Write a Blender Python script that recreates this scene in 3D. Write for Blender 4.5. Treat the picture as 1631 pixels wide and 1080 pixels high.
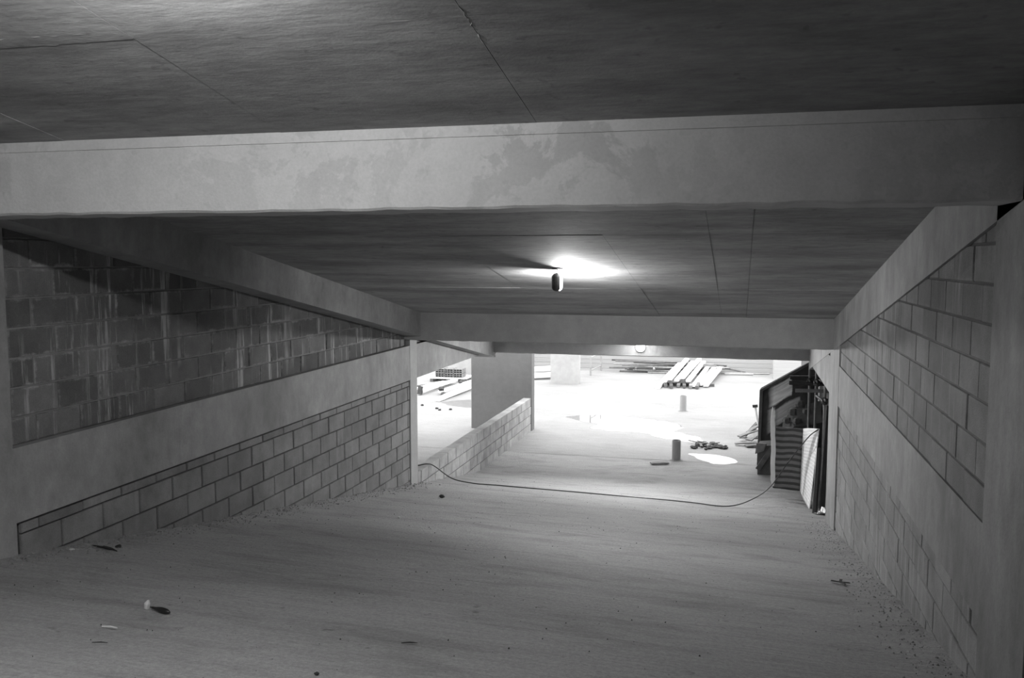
import bpy, bmesh, math, random
from mathutils import Vector, Matrix, noise

for o in list(bpy.data.objects): bpy.data.objects.remove(o)
SC = bpy.context.scene
COL = SC.collection
random.seed(7)

# ------------------------------------------------------------------ camera, sky, exposure
H = 3.95                      # height of the eye above the lower floor; all z below are relative to the eye
PITCH, YAW = math.radians(5.0965), math.radians(14.3785)
cd = bpy.data.cameras.new('camera'); cam = bpy.data.objects.new('camera', cd); COL.objects.link(cam)
cd.sensor_width = 36.0; cd.lens = 36.0 * 1424.0 / 1631.0; cd.clip_start = 0.05; cd.clip_end = 300
cam.location = (0, 0, H); cam.rotation_euler = (math.pi/2 - PITCH, 0, YAW)
SC.camera = cam

SKY = 4.0
world = bpy.data.worlds.new('sky'); SC.world = world; world.use_nodes = True
bg = world.node_tree.nodes['Background']
bg.inputs[0].default_value = (1, 1, 1, 1); bg.inputs[1].default_value = SKY
SC.view_settings.view_transform = 'Standard'; SC.view_settings.look = 'None'
SC.view_settings.exposure = 0.0; SC.view_settings.gamma = 1.0; SC.view_settings.use_curve_mapping = False
LAMP_W = 165.0                 # each ceiling lamp
LAMP_FAR_W = 210.0

# ------------------------------------------------------------------ materials
def newmat(name):
    m = bpy.data.materials.new(name); m.use_nodes = True
    nt = m.node_tree; b = nt.nodes['Principled BSDF']
    return m, nt, b

class NT:
    def __init__(s, nt): s.nt = nt
    def n(s, t, **kw):
        x = s.nt.nodes.new(t)
        for k, v in kw.items(): setattr(x, k, v)
        return x
    def lk(s, a, b): s.nt.links.new(a, b)
    def pos(s, scale=(1, 1, 1), loc=(0, 0, 0), obj=False):
        if obj:
            g = s.n('ShaderNodeTexCoord').outputs['Object']
        else:
            g = s.n('ShaderNodeNewGeometry').outputs['Position']
        mp = s.n('ShaderNodeMapping'); mp.inputs['Scale'].default_value = scale; mp.inputs['Location'].default_value = loc
        s.lk(g, mp.inputs['Vector']); return mp.outputs[0]
    def noise(s, vec, scale, detail=4, rough=.55, dist=0):
        x = s.n('ShaderNodeTexNoise'); x.inputs['Scale'].default_value = scale; x.inputs['Detail'].default_value = detail
        x.inputs['Roughness'].default_value = rough; x.inputs['Distortion'].default_value = dist
        s.lk(vec, x.inputs['Vector']); return x.outputs[0]
    def ramp(s, v, a, b, lo=0., hi=1.):
        x = s.n('ShaderNodeMapRange'); x.inputs[1].default_value = a; x.inputs[2].default_value = b
        x.inputs[3].default_value = lo; x.inputs[4].default_value = hi; s.lk(v, x.inputs[0]); return x.outputs[0]
    def math(s, op, a, b=None, clamp=False):
        x = s.n('ShaderNodeMath', operation=op); x.use_clamp = clamp
        for i, q in enumerate((a, b)):
            if q is None: continue
            if isinstance(q, (int, float)): x.inputs[i].default_value = q
            else: s.lk(q, x.inputs[i])
        return x.outputs[0]
    def grey(s, v):
        x = s.n('ShaderNodeCombineColor'); [s.lk(v, x.inputs[i]) for i in range(3)]; return x.outputs[0]
    def bump(s, v, strength, dist, b):
        x = s.n('ShaderNodeBump'); x.inputs['Strength'].default_value = strength; x.inputs['Distance'].default_value = dist
        s.lk(v, x.inputs['Height']); s.lk(x.outputs[0], b.inputs['Normal'])

def plain(name, v, rough=.7, metal=0.0, var=.12, scale=6, obj=True, stretch=(1, 1, 1), bump=.15):
    m, nt, b = newmat(name); t = NT(nt)
    vec = t.pos(stretch, obj=obj)
    n1 = t.noise(vec, scale, 5, .6)
    f = t.ramp(n1, .3, .7, v*(1-var), v*(1+var))
    t.lk(t.grey(f), b.inputs['Base Color']); b.inputs['Roughness'].default_value = rough; b.inputs['Metallic'].default_value = metal
    if bump: t.bump(t.noise(vec, scale*6, 3), bump, .004, b)
    return m

def concrete(name, v, stretch=(1, 1, 1), big=.16, fine=.10, patch=0.0, patch_scale=2.2, bump=.35, rough=.85, streak=0.0, spots=0.0):
    m, nt, b = newmat(name); t = NT(nt)
    p0 = t.pos(); ps = t.pos(stretch)
    n1 = t.noise(ps, .8, 5, .6); n2 = t.noise(ps, 7, 6, .65); n3 = t.noise(p0, 60, 3, .6)
    f = t.ramp(n1, .32, .68, 1-big, 1+big)
    f = t.math('MULTIPLY', f, t.ramp(n2, .3, .7, 1-fine, 1+fine))
    f = t.math('MULTIPLY', f, t.ramp(n3, .3, .7, .95, 1.05))
    if patch:
        pm = t.noise(t.pos(loc=(3.9, 1.7, .4)), patch_scale, 9, .68, .3)
        region = t.noise(t.pos(loc=(10.1, 1.7, 4.4)), .55, 2, .5)
        k = t.math('MULTIPLY', t.ramp(pm, .50, .53), t.ramp(region, .40, .6))
        f = t.math('MULTIPLY', f, t.ramp(k, 0, 1, 1, 1-patch))
    if streak:
        st = t.noise(t.pos((3.6, 3.6, .5)), 1.0, 6, .7)
        f = t.math('MULTIPLY', f, t.ramp(st, .35, .65, 1-streak, 1+streak))
    if spots:
        sp = t.noise(p0, 14, 2, .5)
        f = t.math('MULTIPLY', f, t.ramp(sp, .66, .74, 1, 1-spots))
    f = t.math('MULTIPLY', f, v)
    t.lk(t.grey(f), b.inputs['Base Color']); b.inputs['Roughness'].default_value = rough
    h = t.math('ADD', t.math('MULTIPLY', n2, .7), t.math('MULTIPLY', n3, .3))
    t.bump(h, bump, .02, b)
    return m

def blockmat(name, v, light, streaks, tone=.18, rim=0.0):
    """hollow concrete block: pores, a tone of its own per block, pale lime runs down the face"""
    m, nt, b = newmat(name); t = NT(nt)
    p0 = t.pos()
    oi = t.n('ShaderNodeObjectInfo').outputs['Random']
    n1 = t.noise(p0, 3.0, 6, .65); n2 = t.noise(p0, 22, 4, .6); n3 = t.noise(p0, 120, 2, .5)
    f = t.math('MULTIPLY', t.ramp(oi, 0, 1, 1-tone, 1+tone), t.ramp(n1, .3, .7, .72, 1.28))
    f = t.math('MULTIPLY', f, t.ramp(n3, .3, .7, .88, 1.12))
    f = t.math('MULTIPLY', f, v)
    st = t.noise(t.pos((11, 11, .7)), 1.0, 6, .7)            # vertical runs
    reg = t.noise(t.pos((.75, .75, 1.0), (2.2, .6, 1.3)), 1.0, 3, .55)
    k = t.math('MULTIPLY', t.ramp(st, .53, .64), t.ramp(reg, .44, .58), clamp=True)
    k = t.math('MULTIPLY', k, streaks, clamp=True)
    if rim:                                                  # mortar smeared over the arrises of the block
        ob = t.n('ShaderNodeTexCoord').outputs['Object']; sp = t.n('ShaderNodeSeparateXYZ'); t.lk(ob, sp.inputs[0])
        ey = t.math('MULTIPLY', t.math('ABSOLUTE', sp.outputs[1]), 1/.206); ez = t.math('MULTIPLY', t.math('ABSOLUTE', sp.outputs[2]), 1/.094)
        wob = t.noise(p0, 9, 5, .7)
        e = t.math('ADD', t.math('MAXIMUM', t.math('POWER', ey, 2.2), ez), t.math('MULTIPLY', t.math('SUBTRACT', wob, .5), 1.1))
        e = t.math('MULTIPLY', t.ramp(e, .86, 1.12), t.ramp(reg, .36, .62, .25, 1.0), clamp=True)
        k = t.math('MAXIMUM', k, t.math('MULTIPLY', e, rim))
    mx = t.n('ShaderNodeMix'); mx.data_type = 'FLOAT'
    t.lk(k, mx.inputs[0]); t.lk(f, mx.inputs[2]); mx.inputs[3].default_value = light
    t.lk(t.grey(mx.outputs[0]), b.inputs['Base Color']); b.inputs['Roughness'].default_value = .92
    t.bump(t.math('ADD', n2, n3), .35, .006, b)
    return m

def rampmat(name, v, drag_scale=(2.2, 26, 5), drag_amp=.12, smear_lo=.70):
    m, nt, b = newmat(name); t = NT(nt)
    p0 = t.pos()
    a = t.noise(t.pos((.35, .8, .8)), 1.0, 5, .6)
    drag = t.noise(t.pos(drag_scale), 1.0, 6, .72, .3)     # trowel drag lines across the lane
    fine = t.noise(p0, 45, 4, .65); grain = t.noise(p0, 160, 2, .5)
    smear = t.noise(t.pos((.9, 2.6, 1), (4, 2, 0)), 1.0, 7, .68, .5)
    f = t.math('MULTIPLY', t.ramp(a, .3, .7, .88, 1.12), t.ramp(drag, .3, .7, 1-drag_amp, 1+drag_amp))
    f = t.math('MULTIPLY', f, t.ramp(smear, .50, .68, 1.0, smear_lo))
    f = t.math('MULTIPLY', f, t.ramp(fine, .3, .7, .82, 1.18))
    f = t.math('MULTIPLY', f, t.ramp(grain, .3, .7, .88, 1.12))
    sp = t.noise(p0, 9, 3, .55)
    f = t.math('MULTIPLY', f, t.ramp(sp, .68, .76, 1, .62))
    f = t.math('MULTIPLY', f, v)
    t.lk(t.grey(f), b.inputs['Base Color']); b.inputs['Roughness'].default_value = .9
    h = t.math('ADD', t.math('MULTIPLY', drag, .8), t.math('MULTIPLY', fine, .45))
    t.bump(h, .8, .03, b)
    return m

def stripemat(name, dark, light, n, slope=0.0, soft=.06):
    """woven sheet with horizontal bands (object space z runs 0..1.1)"""
    m, nt, b = newmat(name); t = NT(nt)
    tc = t.n('ShaderNodeTexCoord').outputs['UV']
    sp = t.n('ShaderNodeSeparateXYZ'); t.lk(tc, sp.inputs[0])
    w = t.noise(t.pos(), 5, 3)
    v = t.math('ADD', t.math('MULTIPLY', sp.outputs[1], n), t.math('MULTIPLY', w, .25))
    fr = t.math('FRACT', v)
    k = t.math('MULTIPLY', t.ramp(fr, .38, .38+soft*2), t.ramp(fr, 1-soft, 1, 1, 0))
    fine = t.noise(t.pos((6, 6, 40)), 2, 4)
    f = t.math('MULTIPLY', t.ramp(k, 0, 1, dark, light), t.ramp(fine, .3, .7, .85, 1.15))
    t.lk(t.grey(f), b.inputs['Base Color']); b.inputs['Roughness'].default_value = .75
    return m

def patchy_board(name):
    """dark shuttering ply with pale patches streaked along its slope"""
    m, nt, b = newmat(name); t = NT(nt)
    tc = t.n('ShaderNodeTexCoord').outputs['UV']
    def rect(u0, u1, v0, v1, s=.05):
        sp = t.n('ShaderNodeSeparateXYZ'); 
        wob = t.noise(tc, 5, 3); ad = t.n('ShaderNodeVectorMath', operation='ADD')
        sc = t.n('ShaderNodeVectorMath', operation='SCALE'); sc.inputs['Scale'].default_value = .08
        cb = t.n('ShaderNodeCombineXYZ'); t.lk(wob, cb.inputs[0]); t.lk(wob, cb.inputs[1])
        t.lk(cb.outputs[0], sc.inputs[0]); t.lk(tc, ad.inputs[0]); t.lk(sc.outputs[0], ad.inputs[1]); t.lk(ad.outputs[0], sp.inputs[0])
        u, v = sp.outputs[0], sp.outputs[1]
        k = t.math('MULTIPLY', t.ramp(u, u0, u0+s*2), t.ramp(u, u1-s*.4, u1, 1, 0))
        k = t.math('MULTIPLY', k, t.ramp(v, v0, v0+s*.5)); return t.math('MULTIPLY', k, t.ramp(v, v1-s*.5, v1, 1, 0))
    a = rect(.20, .60, .70, .97); c = rect(.28, .74, .42, .66); d = rect(.18, .34, .36, .70)  # three pale patches with wobbling edges
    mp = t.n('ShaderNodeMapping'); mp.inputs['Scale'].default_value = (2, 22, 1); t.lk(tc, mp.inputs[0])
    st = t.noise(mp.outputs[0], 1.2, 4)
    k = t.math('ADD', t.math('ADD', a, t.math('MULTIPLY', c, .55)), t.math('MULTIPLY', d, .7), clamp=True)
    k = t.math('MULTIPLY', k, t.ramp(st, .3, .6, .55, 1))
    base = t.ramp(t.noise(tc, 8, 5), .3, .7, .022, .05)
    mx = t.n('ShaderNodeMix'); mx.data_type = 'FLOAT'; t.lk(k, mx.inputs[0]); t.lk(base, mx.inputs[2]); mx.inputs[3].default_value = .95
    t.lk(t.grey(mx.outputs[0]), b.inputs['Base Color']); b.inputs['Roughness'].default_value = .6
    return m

def emit(name, v, s):
    m, nt, b = newmat(name); b.inputs['Base Color'].default_value = (v, v, v, 1)
    b.inputs['Emission Color'].default_value = (1, 1, 1, 1); b.inputs['Emission Strength'].default_value = s
    return m

def water(name):
    m, nt, b = newmat(name); t = NT(nt)
    b.inputs['Base Color'].default_value = (.16, .16, .16, 1); b.inputs['Roughness'].default_value = .02; b.inputs['IOR'].default_value = 1.5
    t.bump(t.noise(t.pos(), 3, 2), .02, .01, b)
    return m

M = dict(
    slab=concrete('slab concrete', .30, (1.0, 3.6, 1), .32, .20, 0, bump=.16, spots=.25),
    beam=concrete('pale beam concrete', .46, (1, 1, 1), .08, .05, .20, 2.4, bump=.25, spots=.10),
    side=concrete('side beam concrete', .285, (1.3, 1.3, .9), .26, .14, 0, bump=.2, streak=.07),
    column=concrete('column concrete', .35, (1, 1, 1), .12, .08, 0, bump=.18, streak=.02),
    side_r=concrete('right wall concrete', .235, (1.3, 1.3, .9), .30, .16, 0, bump=.2, streak=.10),
    shadecol=concrete('shaded column concrete', .16, (1, 1, 1), .08, .08, 0, bump=.15),  # column concrete darkened: the shade on its front is put into the colour
    ramp=rampmat('ramp concrete', .315),
    bounceslab=concrete('bounce slab concrete', .50, (1, 2, 1), .1, .08, bump=.1),  # unseen underside made paler to bounce daylight onto the floor
    floor=rampmat('lower floor concrete', .265, (3, 6, 5), .07, .90),
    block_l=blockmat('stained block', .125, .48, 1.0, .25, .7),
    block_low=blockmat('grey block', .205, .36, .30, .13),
    block_r=blockmat('smeared block', .185, .34, .85, .2, .6), block_rl=blockmat('pale smeared block', .225, .36, .75, .12, .5),
    mortar=concrete('mortar', .20, bump=.5),
    mortar_dark=concrete('raked mortar and wall shade', .07, bump=.5),
    parapet=blockmat('pale block', .34, .42, .3, .10),
    farwall=concrete('board marked concrete', .36, (.3, 1, 14), .08, .08, bump=.3),
    pvc=plain('pipe grey', .30, .5, 0, .05),
    timber=plain('pale timber', .75, .75, 0, .10, 5, True, (1, 1, 1)),
    timber_dark=plain('dark timber', .10, .8, 0, .3, 8),
    steel=plain('dull steel', .16, .5, .3, .25, 10),
    steel_dark=plain('dark steel', .05, .5, .4, .3, 10),
    steel_pale=plain('galvanised steel', .34, .45, .3, .15, 10),
    black=plain('black plastic', .015, .35, 0, .3, 10),
    dark=plain('dark dirt', .03, .9, 0, .4, 14),
    lump=plain('dirty lump', .09, .95, 0, .3, 6),
    rubble=plain('broken concrete', .20, .95, 0, .3, 6),
    crumb=plain('dirt crumbs', .24, .95, 0, .5, 9, False),
    pale=plain('pale sheet', .62, .6, 0, .18, 4),
    white=plain('white plastic', .75, .4, 0, .05, 5),
    foil=plain('silver cap', .8, .25, .6, .1, 20),
    sheet_d=stripemat('banded sheet', .05, .17, 10.5),
    sheet_p=stripemat('pale banded sheet', .66, .82, 21, 0, .18),
    board=patchy_board('patchy shuttering ply'),
    brick=plain('hollow brick', .20, .9, 0, .15, 6),
    shell=plain('lamp housing', .10, .45, .2, .35, 14),
    glass=emit('lit glass', 1.0, 30.0), glass_soft=emit('lit frosted glass', 1.0, 6.0),
    water=water('standing water'),
    wet=plain('wet sand', .09, .5, 0, .3, 9, False),
)

# ------------------------------------------------------------------ mesh helpers
class MB:
    def __init__(s): s.v = []; s.f = []; s.uv = None
    def add(s, vs, fs):
        k = len(s.v); s.v += [tuple(v) for v in vs]; s.f += [tuple(i+k for i in f) for f in fs]; return s
    def box(s, x0, x1, y0, y1, z0, z1):
        return s.add([(x0,y0,z0),(x1,y0,z0),(x1,y1,z0),(x0,y1,z0),(x0,y0,z1),(x1,y0,z1),(x1,y1,z1),(x0,y1,z1)],
                     [(3,2,1,0),(4,5,6,7),(0,1,5,4),(1,2,6,5),(2,3,7,6),(3,0,4,7)])
    def prism(s, a, b):
        n = len(a)
        fs = [tuple(range(n-1, -1, -1)), tuple(range(n, 2*n))] + [(i, (i+1) % n, n+(i+1) % n, n+i) for i in range(n)]
        return s.add(list(a)+list(b), fs)
    def tube(s, pts, r, n=10, cap=True):
        pts = [Vector(p) for p in pts]; rs = r if isinstance(r, (list, tuple)) else [r]*len(pts)
        ring = []; up = None
        for i, p in enumerate(pts):
            d = (pts[min(i+1, len(pts)-1)] - pts[max(i-1, 0)]).normalized()
            if up is None: up = d.orthogonal().normalized()
            up = (up - d*up.dot(d)).normalized(); sd = d.cross(up)
            ring.append([p + (up*math.cos(2*math.pi*j/n) + sd*math.sin(2*math.pi*j/n))*rs[i] for j in range(n)])
        k = len(s.v)
        s.v += [tuple(q) for rg in ring for q in rg]
        for i in range(len(pts)-1):
            for j in range(n):
                a = k+i*n+j; b_ = k+i*n+(j+1) % n; s.f.append((a, b_, b_+n, a+n))
        if cap:
            s.f.append(tuple(k+j for j in range(n-1, -1, -1))); e = k+(len(pts)-1)*n; s.f.append(tuple(e+j for j in range(n)))
        return s
    def bar(s, p0, p1, w, t, up=(0, 0, 1), warp=0.0, seg=4):
        p0, p1 = Vector(p0), Vector(p1); d = (p1-p0).normalized(); up = Vector(up)
        sd = d.cross(up).normalized(); u2 = sd.cross(d)
        rings = []
        for i in range(seg+1):
            f = i/seg; c = p0.lerp(p1, f) + u2*warp*math.sin(f*math.pi) + sd*warp*.6*math.sin(f*2.2)
            e = .12*t; rings.append([c + sd*a*w/2 + u2*b*t/2 for a, b in ((-1, -1+.2), (-1+.1, -1), (1-.1, -1), (1, -1+.2), (1, 1-.2), (1-.1, 1), (-1+.1, 1), (-1, 1-.2))])
        k = len(s.v); n = 8
        s.v += [tuple(q) for rg in rings for q in rg]
        for i in range(seg):
            for j in range(n):
                a = k+i*n+j; b_ = k+i*n+(j+1) % n; s.f.append((a, b_, b_+n, a+n))
        s.f.append(tuple(k+j for j in range(n-1, -1, -1))); e = k+seg*n; s.f.append(tuple(e+j for j in range(n)))
        return s
    def lump(s, c, r, seed=0, n=7, m=5, flat=.7):
        rnd = random.Random(seed); c = Vector(c)
        ph = [rnd.uniform(.72, 1.25) for _ in range(n*m)]
        vs = [c + Vector((0, 0, r*flat))]
        for i in range(1, m):
            a = math.pi*i/m
            for j in range(n):
                b_ = 2*math.pi*j/n; q = r*ph[i*n+j]
                vs.append(c + Vector((q*math.sin(a)*math.cos(b_), q*math.sin(a)*math.sin(b_), q*math.cos(a)*flat)))
        vs.append(c - Vector((0, 0, r*flat))); fs = []
        for j in range(n): fs.append((0, 1+j, 1+(j+1) % n))
        for i in range(m-2):
            for j in range(n):
                a = 1+i*n+j; b_ = 1+i*n+(j+1) % n; fs.append((a, a+n, b_+n, b_))
        e = len(vs)-1; o = 1+(m-2)*n
        for j in range(n): fs.append((o+j, e, o+(j+1) % n))
        return s.add(vs, fs)

def origin_of(o):
    v = Vector((0, 0, 0))
    while o: v = v + o.location; o = o.parent
    return v

def mk(name, mb, mat, parent=None, smooth=False, at=None, kind=None):
    """link one mesh; coordinates are relative to the eye, lifted by H here"""
    off = origin_of(parent) if parent else Vector((0, 0, 0))
    o = None
    vs = [Vector(v) + Vector((0, 0, H)) - off for v in mb.v]
    loc = Vector((0, 0, 0))
    if at is not None:
        loc = Vector(at) + Vector((0, 0, H)) - off; vs = [v-loc for v in vs]
    me = bpy.data.meshes.new(name); me.from_pydata([tuple(v) for v in vs], [], mb.f); me.validate()
    bm = bmesh.new(); bm.from_mesh(me); bmesh.ops.recalc_face_normals(bm, faces=bm.faces); bm.to_mesh(me); bm.free()
    if smooth: me.shade_smooth()
    me.materials.append(M[mat] if isinstance(mat, str) else mat)
    o = bpy.data.objects.new(name, me); o.location = loc; o.parent = parent; COL.objects.link(o)
    if kind: o['kind'] = kind
    return o

def tag(o, label, cat, group=None, kind=None):
    o['label'] = label; o['category'] = cat
    if group: o['group'] = group
    if kind: o['kind'] = kind
    return o

def empty(name, at, label, cat, group=None):
    o = bpy.data.objects.new(name, None); o.location = Vector(at) + Vector((0, 0, H)); o.empty_display_size = .1
    COL.objects.link(o); return tag(o, label, cat, group)

def struct(name, mb, mat, parent=None, label=None, smooth=False):
    o = mk(name, mb, mat, parent, smooth)
    if parent is None: o['kind'] = 'structure'
    if label: o['label'] = label
    return o

# ------------------------------------------------------------------ the place (metres, eye at 0,0,0, +y down the ramp)
S = 0.18156                   # ramp and its roof fall 18 %
L, R = -4.636, 1.158          # side wall faces
BL = -4.44                    # inner face of the sloping beam on the left
CT = 1.43                     # roof slab: z = CT - S*y
Z0 = -3.95                    # lower floor
Y1, Y2, Y3 = 4.27, 12.05, 15.98   # the three cross beams
TIE_T, TIE_B = -1.247, -1.75  # level tie beams in the side walls
SLAB_END = 18.0  # slab edge out of view, placed to let daylight onto the lower floor
def ramp_c(x): return -1.111 - .0259*(x-L)
def ramp_z(x, y):
    a = ramp_c(x) - S*y; k = .10; h = max(k-abs(a-Z0), 0)/k
    return max(a, Z0) + h*h*k*.25
def roof(y): return CT - S*y

# ramp: one grid with a slightly uneven surface
def ramp_surface():
    mb = MB(); xs = [L-.25 + i*(R+.30-(L-.25))/110 for i in range(111)]; ys = [-7.0 + i*.08 for i in range(308)]
    for y in ys:
        for x in xs:
            n1 = (noise.noise((x*1.3, y*2.2, 0))*.006 + noise.noise((x*5, y*11, 3))*.0025)*min(1, max(0, (17-y)/1.5))
            e = min(x-L, R-x); edge = max(0, 1-max(e, 0)/.35)**2
            if y > 12.2: edge = edge*max(0, 1-(y-12.2)/.6) if x > 0 else edge
            n2 = edge*(.014 + .016*noise.noise((x*9, y*7, 5)) + .010*noise.noise((x*22, y*22, 8)))
            mb.v.append((x, y, ramp_z(x, y) + n1 + n2))
    w = len(xs)
    for j in range(len(ys)-1):
        for i in range(w-1):
            a = j*w+i; mb.f.append((a, a+1, a+w+1, a+w))
    return mb, ys[-1]
mb, YR = ramp_surface()
struct('floor_ramp', mb, 'ramp', label='rough concrete ramp falling towards the bright lower floor', smooth=True)
mb = MB(); mb.box(-40, 40, YR-.02, 70, Z0-.3, Z0); mb.box(-40, L-.25, 6, YR, Z0-.3, Z0); mb.box(R+.29, 40, 6, YR, Z0-.3, Z0)
struct('floor', mb, 'floor', label='bright wet lower floor beyond the ramp')

# ceiling: a sloping slab body with the shutter panels that printed it
def sloped(mb, x0, x1, y0, y1, clo, chi):
    a = [(x0, y0, clo-S*y0), (x1, y0, clo-S*y0), (x1, y0, chi-S*y0), (x0, y0, chi-S*y0)]
    b = [(x0, y1, clo-S*y1), (x1, y1, clo-S*y1), (x1, y1, chi-S*y1), (x0, y1, chi-S*y1)]
    return mb.prism(a, b)
ceil = struct('ceiling', sloped(MB(), L-.5, R+.5, -8, Y3+.15, CT+.012, CT+.26), 'slab', label='sloping concrete slab over the ramp')
def panels(xs, ys, open_x={}, open_y={}):
    for i in range(len(xs)-1):
        for j in range(len(ys)-1):
            g = .0008; d = random.uniform(0, .004)
            gx0, gx1, gy0, gy1 = open_x.get(xs[i], g), open_x.get(xs[i+1], g), open_y.get(ys[j], g), open_y.get(ys[j+1], g)
            if xs[i] < -1.2: gy0 = gy1 = g
            mk('slab_panel', sloped(MB(), xs[i]+gx0, xs[i+1]-gx1, ys[j]+gy0, ys[j+1]-gy1, CT+d-.003, CT+.014), 'slab', ceil)
panels([L-.1, -3.65, -2.33, -.97, R+.1], [-7.9, -2.9, .9, 3.12, Y1+.1], {-2.33: .0014})
panels([L-.1, -3.65, -2.36, -1.04, -.24, .07, R+.1], [Y1+.3, 6.86, 9.6, Y2+.1], {.07: .0014}, {6.86: .005})
panels([L-.1, -2.33, -.97, R+.1], [Y2+.3, Y3+.1])
def fin(x0, y0, x1, y1, w=.012, h=.014, seed=1):
    rnd = random.Random(seed); n = 40; mb = MB(); P = []
    for i in range(n+1):
        f = i/n; x = x0+(x1-x0)*f + rnd.uniform(-.006, .006); y = y0+(y1-y0)*f + rnd.uniform(-.006, .006)
        P.append((x, y, roof(y)+.002-rnd.uniform(0, h)))
    mb.tube(P, [w*rnd.uniform(.3, 1) for _ in P], 5)
    mk('mortar_ridge', mb, 'slab', ceil)
fin(-2.95, 3.12, -1.0, 3.13, .004, .002, 2); fin(-4.0, 3.03, -2.36, 3.05, .004, .003, 3)
fin(-.97, 2.6, -.97, 3.35, .006, .003, 4); fin(-.97, 3.4, -.95, 4.27, .003, .002, 5); fin(-2.33, 2.4, -2.33, 3.3, .003, .002, 6)

# cross beams
def cross_beam(name, y0, y1, zt, zb, x0, x1, mat, label, tilt=0.0, n=60):
    mb = MB(); rnd = random.Random(int(y0*10)); vs = []
    for i in range(n+1):
        x = x0+(x1-x0)*i/n; j = rnd.uniform(-.004, .004); j2 = rnd.uniform(-.003, .003)
        vs.append([(x, y0, zt), (x, y0+j2, zb+.012+j), (x, y0+.012, zb+j), (x, y1, zb-tilt+j), (x, y1, zt)])
    for a, b in zip(vs[:-1], vs[1:]): pass
    k = 5; mb.v = [p for r in vs for p in r]
    for i in range(n):
        for j in range(k):
            a = i*k+j; b = i*k+(j+1) % k; mb.f.append((a, b, b+k, a+k))
    mb.f.append(tuple(range(k-1, -1, -1))); mb.f.append(tuple(n*k+j for j in range(k)))
    return struct(name, mb, mat, label=label)
B1 = cross_beam('cross_beam', Y1, Y1+.36, roof(Y1)+.2, .248, L-.4, R+.4, 'beam', 'pale patchy concrete beam spanning the ramp nearest the viewer', 0)
mb = MB().box(L-.3, R+.3, Y1-.008, Y1+.02, roof(Y1)-.055, roof(Y1)+.05)
mk('top_lip', mb, 'beam', B1)
cross_beam('cross_beam', Y2, Y2+.34, roof(Y2)+.2, -1.157, L-.2, R+.2, 'column', 'concrete beam behind the hanging lamp at the foot of the sloping slab', 0)
cross_beam('cross_beam', Y3, Y3+.32, -1.15, -1.735, -10.6, 2.6, 'column', 'shaded lower beam over the opening to the bright floor')
# lower storey slab and its far edge
struct('ceiling_lower', MB().box(-10.6, 2.6, Y3+.02, SLAB_END, -1.42, -1.16), 'bounceslab', label='level slab over the near part of the lower floor')
mb = MB().box(-10.6, L-.32, 8, Y3+.02, -1.42, -1.16); mb.box(R+.45, 2.6, 8, Y3+.02, -1.42, -1.16)
struct('ceiling_side', mb, 'bounceslab')

# sloping beams along both walls, level tie beams, pilasters and posts
def sbeam(x0, x1, label, y1=Y3+.1, low=1.09):
    return struct('sloping_beam', sloped(MB(), x0, x1, -8, y1, low, CT+.1), 'side', label=label)
sbeam(L-.35, BL, 'sloping concrete beam along the top of the left wall')
sbeam(R-.004, R+.40, 'sloping concrete beam along the top of the right wall', low=1.025)
struct('tie_beam', MB().box(L-.22, L, Y1+.3, Y3+.05, TIE_B, TIE_T), 'side', label='level concrete band across the middle of the left block wall')
struct('tie_beam', MB().box(R, R+.24, Y1+.3, Y3+.05, TIE_B-.01, TIE_T-.03), 'side_r', label='level concrete band across the middle of the right block wall')
struct('pilaster', MB().box(L-.3, L+.004, 4.25, 4.81, -2.4, 1.4), 'side', label='concrete pilaster at the left end of the left block wall')
struct('pilaster', MB().box(R-.004, R+.3, 3.95, 4.66, -2.4, 1.4), 'side_r', label='concrete pilaster nearest the viewer on the right wall')
struct('post', MB().box(L-.2, L+.003, 12.12, 12.40, -3.9, -.7), 'column', label='slim concrete post where the left block wall ends')
struct('post', MB().box(R-.003, R+.26, 11.30, 12.40, -3.9, -.7), 'side_r', label='concrete post where the right block wall ends')
# columns of the lower floor
def column(x0, x1, y0, y1, zt, label, mat='column'):
    e = .02
    ring = lambda z: [(x0+e, y0, z), (x1-e, y0, z), (x1, y0+e, z), (x1, y1-e, z), (x1-e, y1, z), (x0+e, y1, z), (x0, y1-e, z), (x0, y0+e, z)]
    return struct('column', MB().prism(ring(Z0-.05), ring(zt)), mat, label=label)
column(-6.08, -4.62, 19.85, 20.14, -1.3, 'wide shaded concrete column behind the low block wall', 'shadecol')
column(-5.85, -4.93, 27.75, 28.06, -1.2, 'pale grey concrete column standing on the bright floor')
column(-9.75, -8.4, 29.2, 29.5, -1.2, 'concrete column behind the pallet of hollow bricks')
column(1.08, 2.2, 30.6, 30.95, -1.2, 'white sunlit column beside the dark leaning board', 'farwall')
# far wall and outer enclosure
fw = struct('wall_far', MB().box(-30, 14, 32.2, 32.5, Z0-.1, Z0+1.15), 'farwall', label='board marked concrete wall at the far side of the floor')
for i in range(7):
    mk('board_mark', MB().box(-29.9, 13.9, 32.185, 32.21, Z0+.004+i*.16, Z0+.155+i*.16), 'farwall', fw)
struct('wall_right_lower', MB().box(1.47, 1.7, 12.42, 23.0, Z0, -1.3), 'mortar_dark', label='shaded wall behind the scaffold tubes')  # shade painted in: the wall takes the dark mortar colour
mb = MB().box(L-.6, R+.6, -8.2, -8, -3, 4)
struct('wall_back', mb, 'column')

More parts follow.
